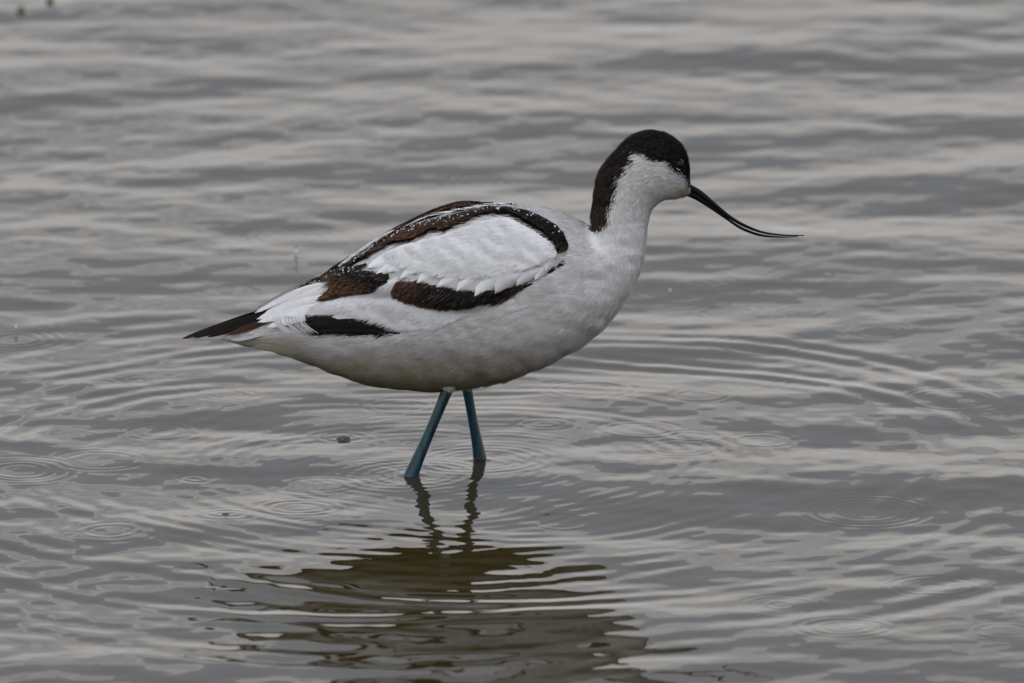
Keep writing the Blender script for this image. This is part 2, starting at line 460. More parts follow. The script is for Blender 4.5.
# ------------------------------------------------------------------ fine strands of plumage over the body
def strands(name, parent, count, umask, length_fn, lift_a, width=0.75, clump=2600, seedn=1, colfn=None, off=0.0, bias=(-0.1, 0, -0.22), var=.05):
    r = np.random.default_rng(seedn)
    # area weights
    du = np.gradient(G, axis=0); dt = (np.roll(G, -1, 1) - np.roll(G, 1, 1)) / 2
    area = np.linalg.norm(np.cross(du, dt), axis=-1) * umask
    cdf = np.cumsum(area.ravel()); cdf /= cdf[-1]
    idx = np.searchsorted(cdf, r.random(count)); iu, it = np.unravel_index(idx, area.shape)
    fu = r.random(count); ft = r.random(count)
    iu2 = np.minimum(iu + 1, NU - 1); it2 = (it + 1) % NT
    P = (G[iu, it] * (1 - fu)[:, None] + G[iu2, it] * fu[:, None]) * (1 - ft)[:, None] + (G[iu, it2] * (1 - fu)[:, None] + G[iu2, it2] * fu[:, None]) * ft[:, None]
    Nn = N[iu, it]
    flow = -du[iu, it]; flow /= np.linalg.norm(flow, axis=1, keepdims=True)
    flow -= Nn * (flow * Nn).sum(1, keepdims=True); flow /= np.linalg.norm(flow, axis=1, keepdims=True)
    ptsx, ptsy = sidepix(P, Nn)
    # on the torso feathers sweep back and slightly down
    tor = (iu / NU < .55)[:, None]
    flow = flow + tor * np.array(bias); flow -= Nn * (flow * Nn).sum(1, keepdims=True); flow /= np.linalg.norm(flow, axis=1, keepdims=True)
    L = length_fn(ptsx, ptsy, iu / NU) * S * r.uniform(.6, 1.25, count)
    # clumps: strands of one feather meet near its tip
    sel = r.choice(count, min(clump, count), replace=False)
    kd = KDTree(len(sel))
    for q, s_ in enumerate(sel): kd.insert(Vector(P[s_]), q)
    kd.balance()
    cid = np.array([kd.find(Vector(pp))[1] for pp in P])
    ctr = P[sel][cid]; cfl = flow[sel][cid]
    tip = ctr + cfl * (L * 1.15)[:, None]
    aim = tip - P; aim -= Nn * (aim * Nn).sum(1, keepdims=True); aim /= np.maximum(np.linalg.norm(aim, axis=1, keepdims=True), 1e-9)
    ok = (aim * flow).sum(1) > 0.2
    d = flow + np.where(ok, .35, 0)[:, None] * aim + r.normal(0, .09, (count, 3))
    d -= Nn * (d * Nn).sum(1, keepdims=True); d /= np.linalg.norm(d, axis=1, keepdims=True)
    side = np.cross(Nn, d)
    cl = r.normal(0, 1, len(sel))[cid]
    la = lift_a * np.where(iu / NU > .72, 3.2, np.where(iu / NU > .62, 2.0, 1.0)) * (1 + .35 * cl * .5) * r.uniform(.5, 1.5, count)
    w = width * S * r.uniform(.7, 1.3, count) / 2
    r0 = P + Nn * ((off - .4) * S)
    r1 = P + d * (L * .5)[:, None] + Nn * (off * S + L * .5 * la)[:, None]
    r2 = P + d * L[:, None] + Nn * (off * S + L * .8 * la)[:, None]
    V = np.stack([r0 - side * w[:, None], r0 + side * w[:, None], r1 - side * w[:, None] * .9, r1 + side * w[:, None] * .9, r2], 1).reshape(-1, 3)
    k = np.arange(count) * 5
    F4 = np.stack([k, k + 1, k + 3, k + 2], -1); F3 = np.stack([k + 2, k + 3, k + 4], -1)
    faces = [f for pr in zip(F4, F3) for f in pr]
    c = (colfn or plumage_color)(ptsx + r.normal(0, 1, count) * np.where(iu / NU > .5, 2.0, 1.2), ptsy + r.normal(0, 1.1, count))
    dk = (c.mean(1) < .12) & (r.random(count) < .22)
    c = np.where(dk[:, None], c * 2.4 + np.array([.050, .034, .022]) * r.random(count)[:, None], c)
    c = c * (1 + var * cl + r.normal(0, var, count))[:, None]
    return mesh_obj(name, V, faces, M_PLUME, parent, np.repeat(np.clip(c, 0, .85), 5, 0), smooth=True)

ufr = np.arange(NU)[:, None] / NU + 0 * PX
inwing = polydist(PX, PY, WINGP) > 2
def len_body(x, y, u):
    L = np.where(u < .46, 11.0, np.interp(u, [.46, .55, .66, .8, .95, 1], [11, 6.5, 5.5, 5.2, 3.8, 1.8]))
    return L
m1 = np.where(inwing, .4, 1.0) * np.where(np.hypot(PX - 594, PY - 232) < 9, .25, 1.0) * np.interp(ufr, [0, .5, .6, 1], [1, 1.1, 2.4, 2.6])
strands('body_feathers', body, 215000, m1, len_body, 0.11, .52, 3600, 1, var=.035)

# ------------------------------------------------------------------ single vaned feathers
class Feathers:
    def __init__(self): self.V = []; self.F = []; self.C = []; self.U = []; self.n = 0
    def add(self, pts, w, col, lift0=1.0, lift1=3.0, y=None, nrm=None, tipround=.5, wbase=.45, curl=.12, jag=0.0, mir=False, nl=16, nw=7):
        """pts: centre line in pixels (base -> tip); w: full width px; y: depth per point (px) or None = on the body"""
        c2 = catmull([(a[0], a[1]) for a in pts], nl) if len(pts) > 2 else np.array([np.array(pts[0]) * (1 - s) + np.array(pts[1]) * s for s in np.linspace(0, 1, nl)])
        P = []; Nn = []
        ys = np.interp(np.linspace(0, 1, nl), np.linspace(0, 1, len(y)), y) if y is not None else None
        for k, (a, b) in enumerate(c2):
            if ys is not None: P.append(at(a, b, ys[k] * S)); Nn.append(nrm if nrm is not None else np.array([0, -.93, .36]))
            else:
                q, nn = surf(a, b); P.append(q); Nn.append(nn)
        P = np.array(P); Nn = np.array(Nn, float)
        for _ in range(3):
            Nn[1:-1] = (Nn[:-2] + Nn[1:-1] * 2 + Nn[2:]) / 4
            if ys is None: P[1:-1] = (P[:-2] + P[1:-1] * 2 + P[2:]) / 4
        Nn /= np.linalg.norm(Nn, axis=1, keepdims=True)
        t = np.linspace(0, 1, nl)
        P = P + Nn * ((lift0 + (lift1 - lift0) * t) * S)[:, None]
        T = np.gradient(P, axis=0); T /= np.linalg.norm(T, axis=1, keepdims=True)
        Sd = np.cross(Nn, T); Sd /= np.linalg.norm(Sd, axis=1, keepdims=True)
        prof = (wbase + (1 - wbase) * np.sin(np.clip(t / .6, 0, 1) * math.pi / 2)) * np.sqrt(np.clip(1 - (np.clip(t - (1 - tipround), 0, 1) / tipround) ** 2.2, 0.0, 1))
        vv = np.linspace(-1, 1, nw)
        hw = w / 2 * S
        L = np.linalg.norm(np.diff(P, axis=0), axis=1).sum() / S
        base = self.n
        for k in range(nl):
            for j, v_ in enumerate(vv):
                ww = prof[k] * (1 + (rng.normal(0, jag) if abs(v_) == 1 else 0))
                p_ = P[k] + Sd[k] * (v_ * ww * hw) - Nn[k] * (v_ * v_ * curl * hw * prof[k]) - T[k] * (v_ * v_ * hw * .25 * t[k])
                if mir: p_ = p_ * np.array([1, -1, 1])
                self.V.append(p_); self.U.append((t[k] * L, v_ * w / 2))
                self.C.append(col(t[k], v_, c2[k]) if callable(col) else col)
        for k in range(nl - 1):
            for j in range(nw - 1):
                q = base + k * nw + j
                self.F.append((q, q + 1, q + nw + 1, q + nw))
        self.n += nl * nw
    def build(self, name, parent, mat=None):
        return mesh_obj(name, np.array(self.V), self.F, mat or M_VANE, parent, np.clip(np.array(self.C), 0, .85), uv=np.array(self.U))

def shade(c, k): return np.array(c) * k
def white_col(k=1.0, cool=0.0):
    def f(t, v, p):
        g = (0.96 + .06 * math.sin(t * 9 + v * 2)) * k
        return np.array([.77 - cool * .05, .772 - cool * .03, .78 + cool * .01]) * g
    return f
def dark_col(base=BLK, tip=None, edge=None):
    tip = base if tip is None else tip
    def f(t, v, p):
        k = np.clip((t - .45) / .55, 0, 1); c = base * (1 - k) + tip * k
        if edge is not None:
            e = np.clip((abs(v) - .75) / .25, 0, 1) * np.clip(t * 1.5 - .3, 0, 1); e = max(e, np.clip((t - .9) / .1, 0, 1)); c = c * (1 - e) + edge * e
        return c
    return f

def build_wing(mir):
    r = random.Random(3)
    root = bpy.data.objects.new('wing', None); COL.objects.link(root); root.parent = bird
    root['label'] = 'folded wing with white coverts framed by dark scapulars'
    # --- tertials: brown black, pointing to the tail
    f = Feathers()
    for (a, b, w, tp) in (((372,274),(318,303),10,BRN),((378,280),(335,294),11,BRN),((384,276),(346,288),13,BRN*.7),((388,281),(352,291),11,BRN),
                          ((360,268),(322,284),9,BRN*.8),((350,266),(308,285),8,BRN*.8),((340,272),(297,291),7,BRN*.6),((390,277),(360,284),12,BLK),((368,266),(338,276),9,BRN*.6)):
        mid = ((a[0] + b[0]) / 2, (a[1] + b[1]) / 2 + 1.5)
        f.add([a, mid, b], w, dark_col(BLK * 1.4, tp, tp * 1.4), 3.4, 4.2, mir=mir, tipround=.6)
    o = f.build('tertial_feathers', root); o['label'] = 'dark brown tertial feathers'
    # --- dark secondary coverts under the white ones
    f = Feathers()
    tips = [(396,296),(404,299),(413,301),(422,303),(432,304),(441,305),(450,306),(459,306),(468,304),(477,302),(487,299),(497,296),(507,293),(516,289),(523,286)]
    for q, tpx in enumerate(tips):
        k = q / (len(tips) - 1)
        L = 30 - 14 * k
        bx, by = tpx[0] + L * .82, tpx[1] - L * (.50 + .0 * k)
        brn = np.clip((.62 - k) / .4, 0, 1)
        cb = BLK * (1 - brn) + BRN * .8 * brn; ct = BLK * (1 - brn) + BRN * 1.5 * brn
        f.add([(bx, by), ((bx + tpx[0]) / 2, (by + tpx[1]) / 2 + 1), tpx], 13 - 4 * k, dark_col(cb, ct, RUS * brn + BLK * 2 * (1 - brn) if brn > .2 else None), .6, 2.6, mir=mir, tipround=.45, jag=.05)
    for tpx in ((541,277),(548,273),(556,268)):
        f.add([(tpx[0] + 10, tpx[1] - 7), tpx], 6, dark_col(BLK), .6, 1.5, mir=mir)
    for q in range(26):          # thin wisps breaking the lower edge
        x0 = 452 + q * 3.0 + r.uniform(-2, 2); y0 = np.interp(x0, [450, 468, 488, 506, 524, 532], [303, 301, 296, 292, 285, 281])
        f.add([(x0, y0), (x0 - r.uniform(3, 5), y0 + r.uniform(2, 4)), (x0 - r.uniform(7, 12), y0 + r.uniform(5, 8))], r.uniform(.8, 1.5), dark_col(BLK * 2, BLK * 5), 3.0, 3.4, mir=mir, nl=8, nw=3, tipround=.9)
    o = f.build('secondary_feathers', root); o['label'] = 'black and rusty brown feathers below the white coverts'
    # --- white coverts, lowest row first
    f = Feathers()
    low = [(364,270,16),(376,276,19),(396,281,23),(416,285,26),(435,288,20),(451,293,20),(469,295,24),(491,292,26),(512,286,23),(530,279,18),(545,271,14)]
    def lim(x): return np.interp(x, [366, 394, 426, 452, 480, 508, 531, 545, 556, 564], [264, 249, 241, 234, 224, 220, 230, 238, 248, 256])
    for (tx, ty, w) in low:
        k = (tx - 366) / 187
        L = (60 - 30 * k) * r.uniform(.85, 1.1); ang = math.radians(35 + r.uniform(-7, 7) - 6 * k); w *= r.uniform(.85, 1.25); ty += r.uniform(-2, .8); tx += r.uniform(-3, 3)
        tx += 2; ty += .3
        x0 = min(tx + L * math.cos(ang), 554); y0 = max(ty - L * math.sin(ang), lim(x0) + 1)
        f.add([(x0, y0), ((x0 + tx) / 2 + 1, (y0 + ty) / 2 - 1.5), (tx, ty)], w * .8, white_col(.97, .35), 1.4, 3.4, mir=mir, tipround=.62, curl=.5, jag=.015)
    for row in range(1, 3):
        n_ = 8 - row
        for q in range(n_):
            k = (q + .5 * (row % 2) + r.uniform(-.2, .2)) / n_
            tx = 372 + 172 * k; ty = np.interp(tx, [366, 380, 420, 447, 474, 503, 530, 553], [270, 276, 285, 290, 292, 286, 275, 262])
            fr = row * .2
            y_ = ty + (lim(tx) + 3 - ty) * fr
            L = r.uniform(56, 70) * (1 - .5 * k); ang = math.radians(35 + r.uniform(-5, 5) - 4 * k)
            x0, y0 = min(tx + L * math.cos(ang), 552), y_ - L * math.sin(ang)
            y0 = max(y0, lim(x0) + 1)
            if abs(x0 - tx) < 8: continue
            f.add([(x0, y0), ((x0 + tx) / 2, (y0 + y_) / 2 - 1), (tx, y_)], r.uniform(24, 30), white_col(r.uniform(.98, 1.02), .12), 1.5 + .2 * row, 2.7 + .25 * row, mir=mir, tipround=.7, curl=.5, nl=14)
    o = f.build('covert_feathers', root); o['label'] = 'soft white wing coverts with scalloped lower edge'
    # --- scapular band: small overlapping dark feathers along the arc
    f = Feathers()
    dy_ = (lambda a: 16 * float(np.clip((a - 465) / 40, 0, 1))) if mir else (lambda a: 0.0)
    arc = catmull([(565,250),(562,240),(553,231),(540,223),(525,216.5),(508,212.5),(492,212.5),(476,215),(460,220),(445,225.5),(428,229),(412,234.5),(395,240),(380,248.5),(366,257.5),(353,266.5)], 60)
    for q in range(0, 60):
        k = q / 59; p0 = arc[q]; p1 = arc[min(q + 5, 59)]
        if q > 55: p1 = p0 + (arc[59] - arc[54])
        jx, jy = r.uniform(-2.4, 2.4), r.uniform(-1.8, 1.6) + dy_(p0[0])
        brn = np.clip((k - .25) * 1.6, 0, 1)
        cb = BLK * 1.2 * (1 - brn) + BRN * r.uniform(.5, 1.1) * brn
        f.add([(p0[0] + jx, p0[1] + jy), (p1[0] + jx, p1[1] + jy * .9)], r.uniform(2.6, 4.4), dark_col(cb, cb * r.uniform(.7, 1.4), cb * r.uniform(1, 2.4)), 3.4, 5.2, mir=mir, nl=8, nw=5, jag=.06)
    o = f.build('scapular_feathers', root); o['label'] = 'dark brown and black band of shoulder feathers'
    # --- white scapular and long white tertials reaching the tail
    f = Feathers()
    for (pts, w, yy) in (([(350,281),(305,296),(262,316)],11,(-30,-16,-8)), ([(340,292),(300,304),(256,320)],11,(-33,-19,-10)), ([(372,292),(330,305),(284,317)],13,(-42,-32,-23)),
                         ([(345,277),(300,291),(254,314)],7,(-22,-12,-6)), ([(335,300),(298,311),(257,323)],9,(-36,-24,-17)), ([(345,305),(305,316),(266,328)],9,(-40,-30,-22)), ([(390,297),(350,308),(308,317)],14,None), ([(405,302),(372,313),(332,317)],14,None),
                         ([(424,304),(396,312),(362,317)],14,None), ([(440,307),(415,317),(386,322)],14,None), ([(455,309),(432,319),(408,327)],13,None)):
        if yy is None: f.add(pts, w, white_col(.97, .1), .6, 2.4, mir=mir, jag=.03)
        else: f.add(pts, w, white_col(.97, .15), -2, 2, y=yy, wbase=.15, nrm=np.array([-.1, -.86, .50]), mir=mir, jag=.03, tipround=.6)
    o = f.build('inner_flight_feathers', root); o['label'] = 'long white feathers between wing and tail'
    # --- black primaries: folded stack below, black tips beyond the tail
    f = Feathers()
    for q, (pts, w, yy) in enumerate((([(398,330),(350,325),(306,324)],9,None), ([(385,326),(345,319),(304,319)],8,None), ([(400,332.5),(350,331),(316,331)],6,None), ([(372,322),(335,317),(303,317)],6,None))):
        f.add(pts, w, dark_col(BLK * 1.1, BLK * 2.0, BRN * 1.3 if q == 3 else None), 1.5, 2.5, mir=mir)
    for (pts, w, yy, c) in (([(276,309),(230,323.5),(181,339.5)],6.5,(-9,-5,-2),BLK), ([(276,311),(232,326),(192,338.5)],7,(-11,-6,-3),BLK), ([(270,317),(240,327),(206,337.5)],7,(-13,-7,-4),BLK*1.3),
                            ([(274,319),(252,326),(227,335)],8,(-17,-13,-9),BRN*.6)):
        f.add(pts, w, dark_col(c, c * 1.5, BRN * 1.2), 0, 0, y=yy, nrm=np.array([-.15, -.84, .52]), mir=mir, tipround=.75, wbase=.1)
    o = f.build('primary_feathers', root); o['label'] = 'black flight feathers'
    return root
wing_near = build_wing(False)
wing_far = build_wing(True)

# far wing's band shows above the back
f = Feathers()
arc = catmull([(496,207.5),(482,206.5),(467,207.5),(452,210.5),(435,214.5),(418,221.5),(402,228.5),(388,236),(376,244.5),(366,253)], 44)
for q in range(44):
    p0 = arc[q]; p1 = arc[min(q + 4, 43)] + (0 if q < 39 else np.array([-8, 6]))
    j = random.uniform(-1.3, 1.6)
    f.add([(p0[0], p0[1] + j), (p1[0], p1[1] + j)], random.uniform(3.5, 5.5), dark_col(BRN * random.uniform(.3, .9), BRN * .8, BRN * 1.6), .8, 2.2, nl=7, nw=5)
o = f.build('back_feathers', wing_far); o['label'] = 'dark brown feathers along the top of the back'

# white edging between the two dark bands
f = Feathers()
arcw = catmull([(512,208),(497,208.8),(480,210.3),(467,213),(452,215.7),(432,219.7),(413,227.5),(394,237.5),(380,245.5),(364,255.5)], 50)
for q in range(50):
    if q % 7 == 5: continue
    p0 = arcw[q]; p1 = arcw[min(q + 4, 49)] + (0 if q < 45 else np.array([-8, 5]))
    j = random.uniform(-.8, .8)
    f.add([(p0[0], p0[1] + j), (p1[0], p1[1] + j)], random.uniform(1.6, 3.4) * (1 if q > 14 else 1.5), white_col(random.uniform(.75, 1)), 4.8, 6.0, nl=7, nw=5, jag=.15)
arcw = catmull([(393,231),(380,238),(366,247.5),(353,257),(341,265.5)], 22)
for q in range(21):
    p0 = arcw[q]; p1 = arcw[min(q + 3, 21)]
    j = random.uniform(-.8, .8)
    f.add([(p0[0], p0[1] + j), (p1[0] - 3, p1[1] + j + 2)], random.uniform(1.4, 2.8), white_col(random.uniform(.7, 1)), 3.8, 5.5, nl=7, nw=5, jag=.15)
o = f.build('mantle_feathers', body); o['label'] = 'thin white line between the dark bands of the back'

# soft down drawn over the wing coverts
cov = (polydist(PX, PY, [(390,252),(426,240),(452,233),(480,223),(508,219),(531,230),(553,245),(556,254),(530,266),(500,274),(470,276),(440,272),(400,262)]) > 0).astype(float)
def softwhite(x, y):
    c = np.empty(np.shape(x) + (3,)); c[:] = (.73, .735, .745); return c
for w_, sg, sd_ in ((wing_near, -1, 5), (wing_far, 1, 6)):
    cv = np.clip(cov * (G[..., 1] * sg > 0) * np.clip((300 - PY - (540 - PX) * .0) / 60, 0, 1) * np.clip((285 - (PY - (PX - 380) * -.06)) / 25, .0, 1), 0, 1)
    strands('covert_down', w_, 22000, cv, lambda x, y, u: np.full(np.shape(x), 10.0), .045, .5, 700, sd_, lambda x, y: softwhite(x, y) * 1.04, off=2.9, bias=(-.3, 0, -.75), var=.015)
# loose white flank plumes curling over the lower edge of the wing
fl = (np.clip(1/14*(polydist(PX, PY, [(455,318),(490,308),(520,294),(535,282),(560,268),(574,262),(566,285),(530,304),(480,324),(420,332),(395,322)])), 0, 1))
strands('flank_feathers', body, 9000, fl, lambda x, y, u: np.full(np.shape(x), 12.0), .14, .7, 500, 8, plumage_color, off=.2, var=.03)

# short ragged barbs over the dark bands and the white inner wing
dband = np.zeros(PX.shape)
for P_ in (BAND, FARB, TERT): dband = np.maximum(dband, polydist(PX, PY, P_) > 1.3)
def darkfleck(x, y):
    c = plumage_color(x, y); r = np.random.default_rng(3)
    c = np.where((c.mean(1) > .14)[:, None], (BRN * .6)[None, :], c)
    return c * r.uniform(.5, 1.7, len(c))[:, None] + (r.random(len(c)) < .03)[:, None] * .10
strands('scapular_barbs', wing_near, 12000, dband * (G[..., 1] < 0.012), lambda x, y, u: np.full(np.shape(x), 5.0), .10, .8, 900, 12, darkfleck, off=4.6, bias=(-.2, 0, -.1))
strands('scapular_barbs', wing_far, 6000, dband * (G[..., 1] >= 0.012), lambda x, y, u: np.full(np.shape(x), 5.0), .10, .8, 900, 13, darkfleck, off=4.6, bias=(-.2, 0, -.1))
sband = inpoly(PX, PY, SECO).astype(float)
strands('secondary_barbs', wing_near, 5000, sband * (G[..., 1] < 0), lambda x, y, u: np.interp(x, [400, 460, 500], [5., 8, 11]), .10, .6, 500, 14, darkfleck, off=2.4, bias=(-.1, 0, -.75))
strands('secondary_barbs', wing_far, 3000, sband * (G[..., 1] > 0), lambda x, y, u: np.full(np.shape(x), 6.0), .10, .8, 500, 15, darkfleck, off=2.4, bias=(-.1, 0, -.75))
iwm = (polydist(PX, PY, [(320,302),(350,296),(378,290),(388,280),(398,279),(393,292),(400,299),(425,308),(470,312),(440,324),(404,325),(384,318),(350,309),(312,310)]) > 0).astype(float)
strands('inner_flight_barbs', wing_near, 7000, iwm * (G[..., 1] < 0), lambda x, y, u: np.full(np.shape(x), 13.0), .07, .55, 700, 16, lambda x, y: softwhite(x, y) * .95, off=2.2, bias=(-.1, 0, -.45))
strands('inner_flight_barbs', wing_far, 4000, iwm * (G[..., 1] > 0), lambda x, y, u: np.full(np.shape(x), 13.0), .07, .55, 700, 17, lambda x, y: softwhite(x, y) * .95, off=2.2, bias=(-.1, 0, -.45))

# ------------------------------------------------------------------ tail
tail = bpy.data.objects.new('tail', None); COL.objects.link(tail); tail.parent = bird
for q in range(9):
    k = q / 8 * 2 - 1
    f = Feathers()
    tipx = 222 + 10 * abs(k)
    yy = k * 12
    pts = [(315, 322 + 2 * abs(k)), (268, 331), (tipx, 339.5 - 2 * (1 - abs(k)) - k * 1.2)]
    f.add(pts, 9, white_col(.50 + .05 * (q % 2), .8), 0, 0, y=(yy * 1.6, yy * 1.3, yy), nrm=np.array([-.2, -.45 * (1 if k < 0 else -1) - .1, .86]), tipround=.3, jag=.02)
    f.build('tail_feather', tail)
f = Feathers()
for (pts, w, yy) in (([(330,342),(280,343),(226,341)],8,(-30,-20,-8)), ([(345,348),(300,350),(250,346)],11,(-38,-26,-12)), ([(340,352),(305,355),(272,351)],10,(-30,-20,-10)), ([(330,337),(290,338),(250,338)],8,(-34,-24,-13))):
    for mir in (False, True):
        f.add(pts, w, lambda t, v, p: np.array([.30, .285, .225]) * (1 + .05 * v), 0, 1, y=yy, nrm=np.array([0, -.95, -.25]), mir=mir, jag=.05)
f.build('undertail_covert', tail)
f = Feathers()
for q in range(15):
    x0 = 262 + q * 2.1 + random.uniform(-1, 1)
    f.add([(x0 + 10, 317), (x0 + 13 + random.uniform(0, 3), 325), (x0 + 24 + random.uniform(0, 6), 333.5)], random.uniform(1.0, 2.0), white_col(random.uniform(.55, .9), .3), 0, 1, y=(-36, -38, -38), nrm=np.array([0, -1, .1]), nl=9, nw=3, tipround=.9)
o = f.build('loose_plume', tail)

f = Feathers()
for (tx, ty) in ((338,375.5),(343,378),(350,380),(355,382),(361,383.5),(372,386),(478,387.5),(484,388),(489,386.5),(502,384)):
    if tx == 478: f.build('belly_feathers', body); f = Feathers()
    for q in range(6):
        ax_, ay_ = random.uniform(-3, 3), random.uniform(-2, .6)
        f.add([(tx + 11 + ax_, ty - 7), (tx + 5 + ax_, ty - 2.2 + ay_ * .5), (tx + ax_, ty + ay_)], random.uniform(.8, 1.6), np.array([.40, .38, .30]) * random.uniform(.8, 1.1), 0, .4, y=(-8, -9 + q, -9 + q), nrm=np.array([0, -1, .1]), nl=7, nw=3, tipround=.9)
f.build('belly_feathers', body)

# ------------------------------------------------------------------ bill
def bill_part(name, top, bot, w0, w1):
    n = 60; a = catmull(top, n); b = catmull(bot, n)
    V = []; F = []; m_ = 14
    for k in range(n):
        t = k / (n - 1)
        p0 = at(*a[k]); p1 = at(*b[k]); c = (p0 + p1) / 2; ax = (p0 - p1) / 2
        w = (w0 * (1 - t) ** 1.15 + w1) * S
        for j in range(m_):
            th_ = 2 * math.pi * j / m_
            V.append(c + ax * math.cos(th_) + np.array([0, -w * math.sin(th_), 0]))
    for k in range(n - 1):
        for j in range(m_):
            F.append((k * m_ + j, k * m_ + (j + 1) % m_, (k + 1) * m_ + (j + 1) % m_, (k + 1) * m_ + j))
    F.append(tuple(range(m_))); F.append(tuple((n - 1) * m_ + j for j in range(m_))[::-1])
    return mesh_obj(name, V, F, M_BILL, bill)
bill = bpy.data.objects.new('bill', None); COL.objects.link(bill); bill.parent = bird
bill['label'] = 'long thin black upcurved bill'
bill_part('upper_mandible', [(684,181),(691,184.5),(702,191),(717,204),(731.5,216),(746,224.5),(763,231.2),(783,234.3),(804,235.0)],
          [(684,189.5),(691,192.5),(700,197),(715,208.2),(730,219.4),(745,227.6),(763,233.6),(783,235.9),(804,235.9)], 4.6, .45)
bill_part('lower_mandible', [(684,187),(691,190),(700,195),(714.5,206.6),(729,218.8),(744.2,228.0),(762,234.2),(782,236.3),(798,236.1)],
          [(685,195.5),(690,197.4),(697,200.7),(710,208.8),(726,219.6),(741,229.6),(760,236.3),(781,237.6),(798,236.9)], 4.2, .35)

# ------------------------------------------------------------------ eyes
def uvsphere(c, r, n=20, sc=(1, 1, 1)):
    V = []; F = []
    for i_ in range(n + 1):
        for j in range(2 * n):
            a1, a2 = math.pi * i_ / n, math.pi * j / n
            V.append(np.array(c) + r * np.array([math.sin(a1) * math.cos(a2) * sc[0], math.sin(a1) * math.sin(a2) * sc[1], math.cos(a1) * sc[2]]))
    for i_ in range(n):
        for j in range(2 * n):
            j2 = (j + 1) % (2 * n)
            F.append((i_ * 2 * n + j, (i_ + 1) * 2 * n + j, (i_ + 1) * 2 * n + j2, i_ * 2 * n + j2))
    return V, F
ep, en = surf(679.5, 164.5)
for sgn in (1, -1):
    c = (ep - en * 2.0 * S) * np.array([1, sgn, 1]); n_ = en * np.array([1, sgn, 1])
    Vv, Ff = uvsphere(c, 4.6 * S)
    eye = mesh_obj('eye', Vv, Ff, M_EYE, bird)
    # pale broken lid ring: an arc above-right, standing in for a highlight, and one below-left
    ex = np.cross(n_, [0, 0, 1]); ex /= np.linalg.norm(ex); ez = np.cross(ex, n_); ez *= np.sign(ez[2]); ex *= np.sign(ex[0])
    V = []; F = []
    for (a0, a1) in ((20, 75), (205, 275)):
        b0 = len(V); m_ = 6; n = 14
        for k in range(n):
            a = math.radians(a0 + (a1 - a0) * k / (n - 1)); tk = (.42 if a0 < 90 else .6) * S * math.sin(math.pi * (k + .5) / n) ** .5
            rad = 5.4 * S
            cc = c + n_ * 2.3 * S + (ex * math.cos(a) + ez * math.sin(a)) * rad
            rd = ex * math.cos(a) + ez * math.sin(a)
            for j in range(m_):
                w_ = 2 * math.pi * j / m_
                V.append(cc + (rd * math.cos(w_) + n_ * math.sin(w_)) * tk)
        for k in range(n - 1):
            for j in range(m_):
                F.append((b0 + k * m_ + j, b0 + k * m_ + (j + 1) % m_, b0 + (k + 1) * m_ + (j + 1) % m_, b0 + (k + 1) * m_ + j))
    mesh_obj('eyelid_glint', V, F, M_LID, eye)

# ------------------------------------------------------------------ legs
def tube(pts, rads, m_=18, flat=1.0):
    V = []; F = []
    P = catmull(pts, 60); R = np.interp(np.linspace(0, 1, 60), np.linspace(0, 1, len(rads)), rads)
    T = np.gradient(P, axis=0); T /= np.linalg.norm(T, axis=1, keepdims=True)
    for k in range(60):
        a = np.cross(T[k], [0, 1, 0]); a /= np.linalg.norm(a); b = np.cross(T[k], a)
        for j in range(m_):
            w_ = 2 * math.pi * j / m_; V.append(P[k] + (a * math.cos(w_) + b * math.sin(w_) * flat) * R[k])
    for k in range(59):
        for j in range(m_):
            F.append((k * m_ + j, k * m_ + (j + 1) % m_, (k + 1) * m_ + (j + 1) % m_, (k + 1) * m_ + j))
    F.append(tuple(range(m_))); F.append(tuple(59 * m_ + j for j in range(m_))[::-1])
    return V, F
for (xa, ya, xb, yb, xc, yc, yd, rr) in ((455,372, 410.5,477, 401,507, -0.0235, (6.0,5.7,5.3,5.2,5.5,6.3,7.6,8.6,8.2,6.0)), (464,372, 480,460, 482,495, 0.0235, (5.6,5.2,4.8,4.7,5.0,5.8,7.0,7.4,6.8,5.4))):
    pts = [at(xa, ya, yd * .8), at((xa + xb) / 2, (ya + yb) / 2, yd * .9), at(xb, yb, yd), at(xc, yc, yd)]
    V, F = tube(pts, [r * S for r in rr])
    leg = mesh_obj('leg', V, F, M_LEG, bird)
    leg['label'] = 'teal blue leg entering the water'
    # white feathered thigh: short strands hanging over the top of the leg
    tr = np.random.default_rng(4); V = []; F = []; C = []
    p0 = at(xa, ya, yd * .8); p1 = at(xa + (xb - xa) * .17, ya + (yb - ya) * .17, yd * .82)
    ax = p1 - p0; axn = ax / np.linalg.norm(ax)
    a_ = np.cross(axn, [0, 1, 0]); a_ /= np.linalg.norm(a_); b2 = np.cross(axn, a_)
    for q in range(1400):
        w_ = tr.uniform(0, 6.283); u_ = tr.uniform(-.5, .75)
        rd = a_ * math.cos(w_) + b2 * math.sin(w_)
        rr_ = (8.0 - 2.0 * u_) * S
        s0 = p0 + ax * u_ + rd * rr_; s1 = s0 + axn * 4 * S + rd * .5 * S; s2 = s0 + axn * tr.uniform(6, 9) * S - rd * 1.2 * S
        sd_ = np.cross(rd, axn) * .45 * S; b0 = len(V)
        V += [s0 - sd_, s0 + sd_, s1 - sd_, s1 + sd_, s2]; F += [(b0, b0 + 1, b0 + 3, b0 + 2), (b0 + 2, b0 + 3, b0 + 4)]
        C += [np.array([.44, .43, .38]) * tr.uniform(.9, 1.1)] * 5
    mesh_obj('thigh_feathers', V, F, M_PLUME, leg, np.array(C))

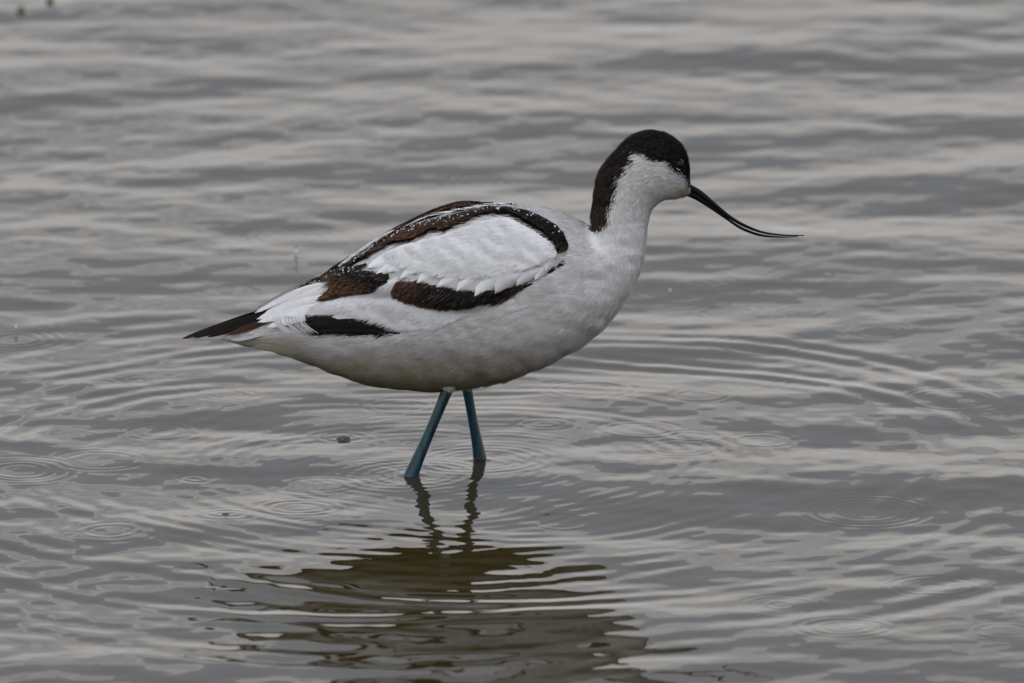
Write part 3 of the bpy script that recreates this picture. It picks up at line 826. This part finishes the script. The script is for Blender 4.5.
# ------------------------------------------------------------------ rain beads on the dark feathers
Vv, Ff = uvsphere((0, 0, 0), 1.0, 7)
proto = None
br = random.Random(11)
def bead(px, py, r_px, off):
    global proto
    q, nn = surf(px, py)
    if proto is None:
        o = mesh_obj('rain_bead', Vv, Ff, M_BEAD); proto = o
    else:
        o = proto.copy(); COL.objects.link(o)
    o.location = q + nn * (off * S); o.scale = (r_px * S,) * 3
    o['label'] = 'tiny round raindrop beaded on the dark back feathers'; o['category'] = 'raindrop'; o['group'] = 'raindrops beaded on the dark back feathers'
arcn = catmull([(556,240),(540,222),(525,216),(508,212),(492,212),(476,215),(460,219),(445,224),(428,228),(412,233),(395,239),(380,247),(366,256),(353,265)], 100)
for q in range(105):
    p_ = arcn[int(br.random() ** .8 * 99)]
    bead(p_[0] + br.uniform(-2, 2), p_[1] + br.uniform(-4, 2.5), br.uniform(.45, .85), 5.4)
for q in range(55):
    p_ = arc[br.randrange(2, 43)]
    bead(p_[0] + br.uniform(-1, 1), p_[1] + br.uniform(-1.5, 2.5), br.uniform(.45, .75), 2.6)
for (bx, by) in ((552,230),(556,235)): bead(bx, by, 1.1, 5.6)
for q in range(42):
    u_ = br.random(); bead(302 + 55 * u_ + br.uniform(-3, 3), 287 - 20 * u_ + br.uniform(-1, 6), br.uniform(.45, .75), 5.2)

# ------------------------------------------------------------------ drops and bubbles on the water
def lathe(name, prof, loc, mat):
    m_ = 24; V = []; F = []
    for (r, z) in prof:
        for j in range(m_): V.append((r * math.cos(2 * math.pi * j / m_), r * math.sin(2 * math.pi * j / m_), z))
    for k in range(len(prof) - 1):
        for j in range(m_): F.append((k * m_ + j, k * m_ + (j + 1) % m_, (k + 1) * m_ + (j + 1) % m_, (k + 1) * m_ + j))
    F.append(tuple(range(m_))[::-1]); F.append(tuple((len(prof) - 1) * m_ + j for j in range(m_)))
    o = mesh_obj(name, V, F, mat); o.location = loc
    return o
def tag(o, label, cat, group=None):
    o['label'] = label; o['category'] = cat
    if group: o['group'] = group
def wloc(px, py):
    c = on_water(px, py); return (c[0], c[1], water_h(c[0], c[1]))
o = lathe('splash_column', [(3.2*S,-1*S),(1.7*S,.6*S),(1.1*S,3*S),(1.0*S,7*S),(1.2*S,9*S),(1.7*S,10.5*S),(1.9*S,12*S),(1.3*S,13.6*S),(.2*S,14.4*S)], wloc(296, 261), M_DROP)
tag(o, 'thin upright jet of water thrown up by a raindrop above the tail', 'splash')
def bubble(px, py, r, label):
    o = lathe('water_bubble', [(r*1.5*S,-.3*S),(r*1.12*S,.1*S),(r*S,.6*S),(r*.93*S,r*.22*S),(r*.78*S,r*.36*S),(r*.5*S,r*.47*S),(r*.2*S,r*.52*S),(.01*S,r*.53*S)], wloc(px, py), M_BUB)
    tag(o, label, 'bubble')
bubble(343.5, 437, 7.5, 'large clear bubble floating left of the blue legs')
bubble(225.5, 516, 4.0, 'small dark bubble floating at lower left, below the tail')
for (px, py, z, r, lab) in ((16, 332, .004, 1.3, 'single bright droplet above the ripple ring at the left edge'),
                            (670, 291, .001, 1.2, 'single bright droplet inside the ripple ring under the bill'),
                            (50, 3, .02, 4.5, 'blurred dark speck at the top edge of the water'), (21, 12, .02, 4.5, 'blurred dark speck in the top left corner')):
    c = wloc(px, py)
    Vd, Fd = uvsphere((0, 0, 0), r * S, 8, (1, 1, 1.1))
    o = mesh_obj('water_droplet' if r < 3 else 'floating_bud', Vd, Fd, M_BEAD if r < 3 else M_DEB)
    o.location = (c[0], c[1], c[2] + (z if r < 3 else 1.5 * S)); tag(o, lab, 'droplet' if r < 3 else 'debris')
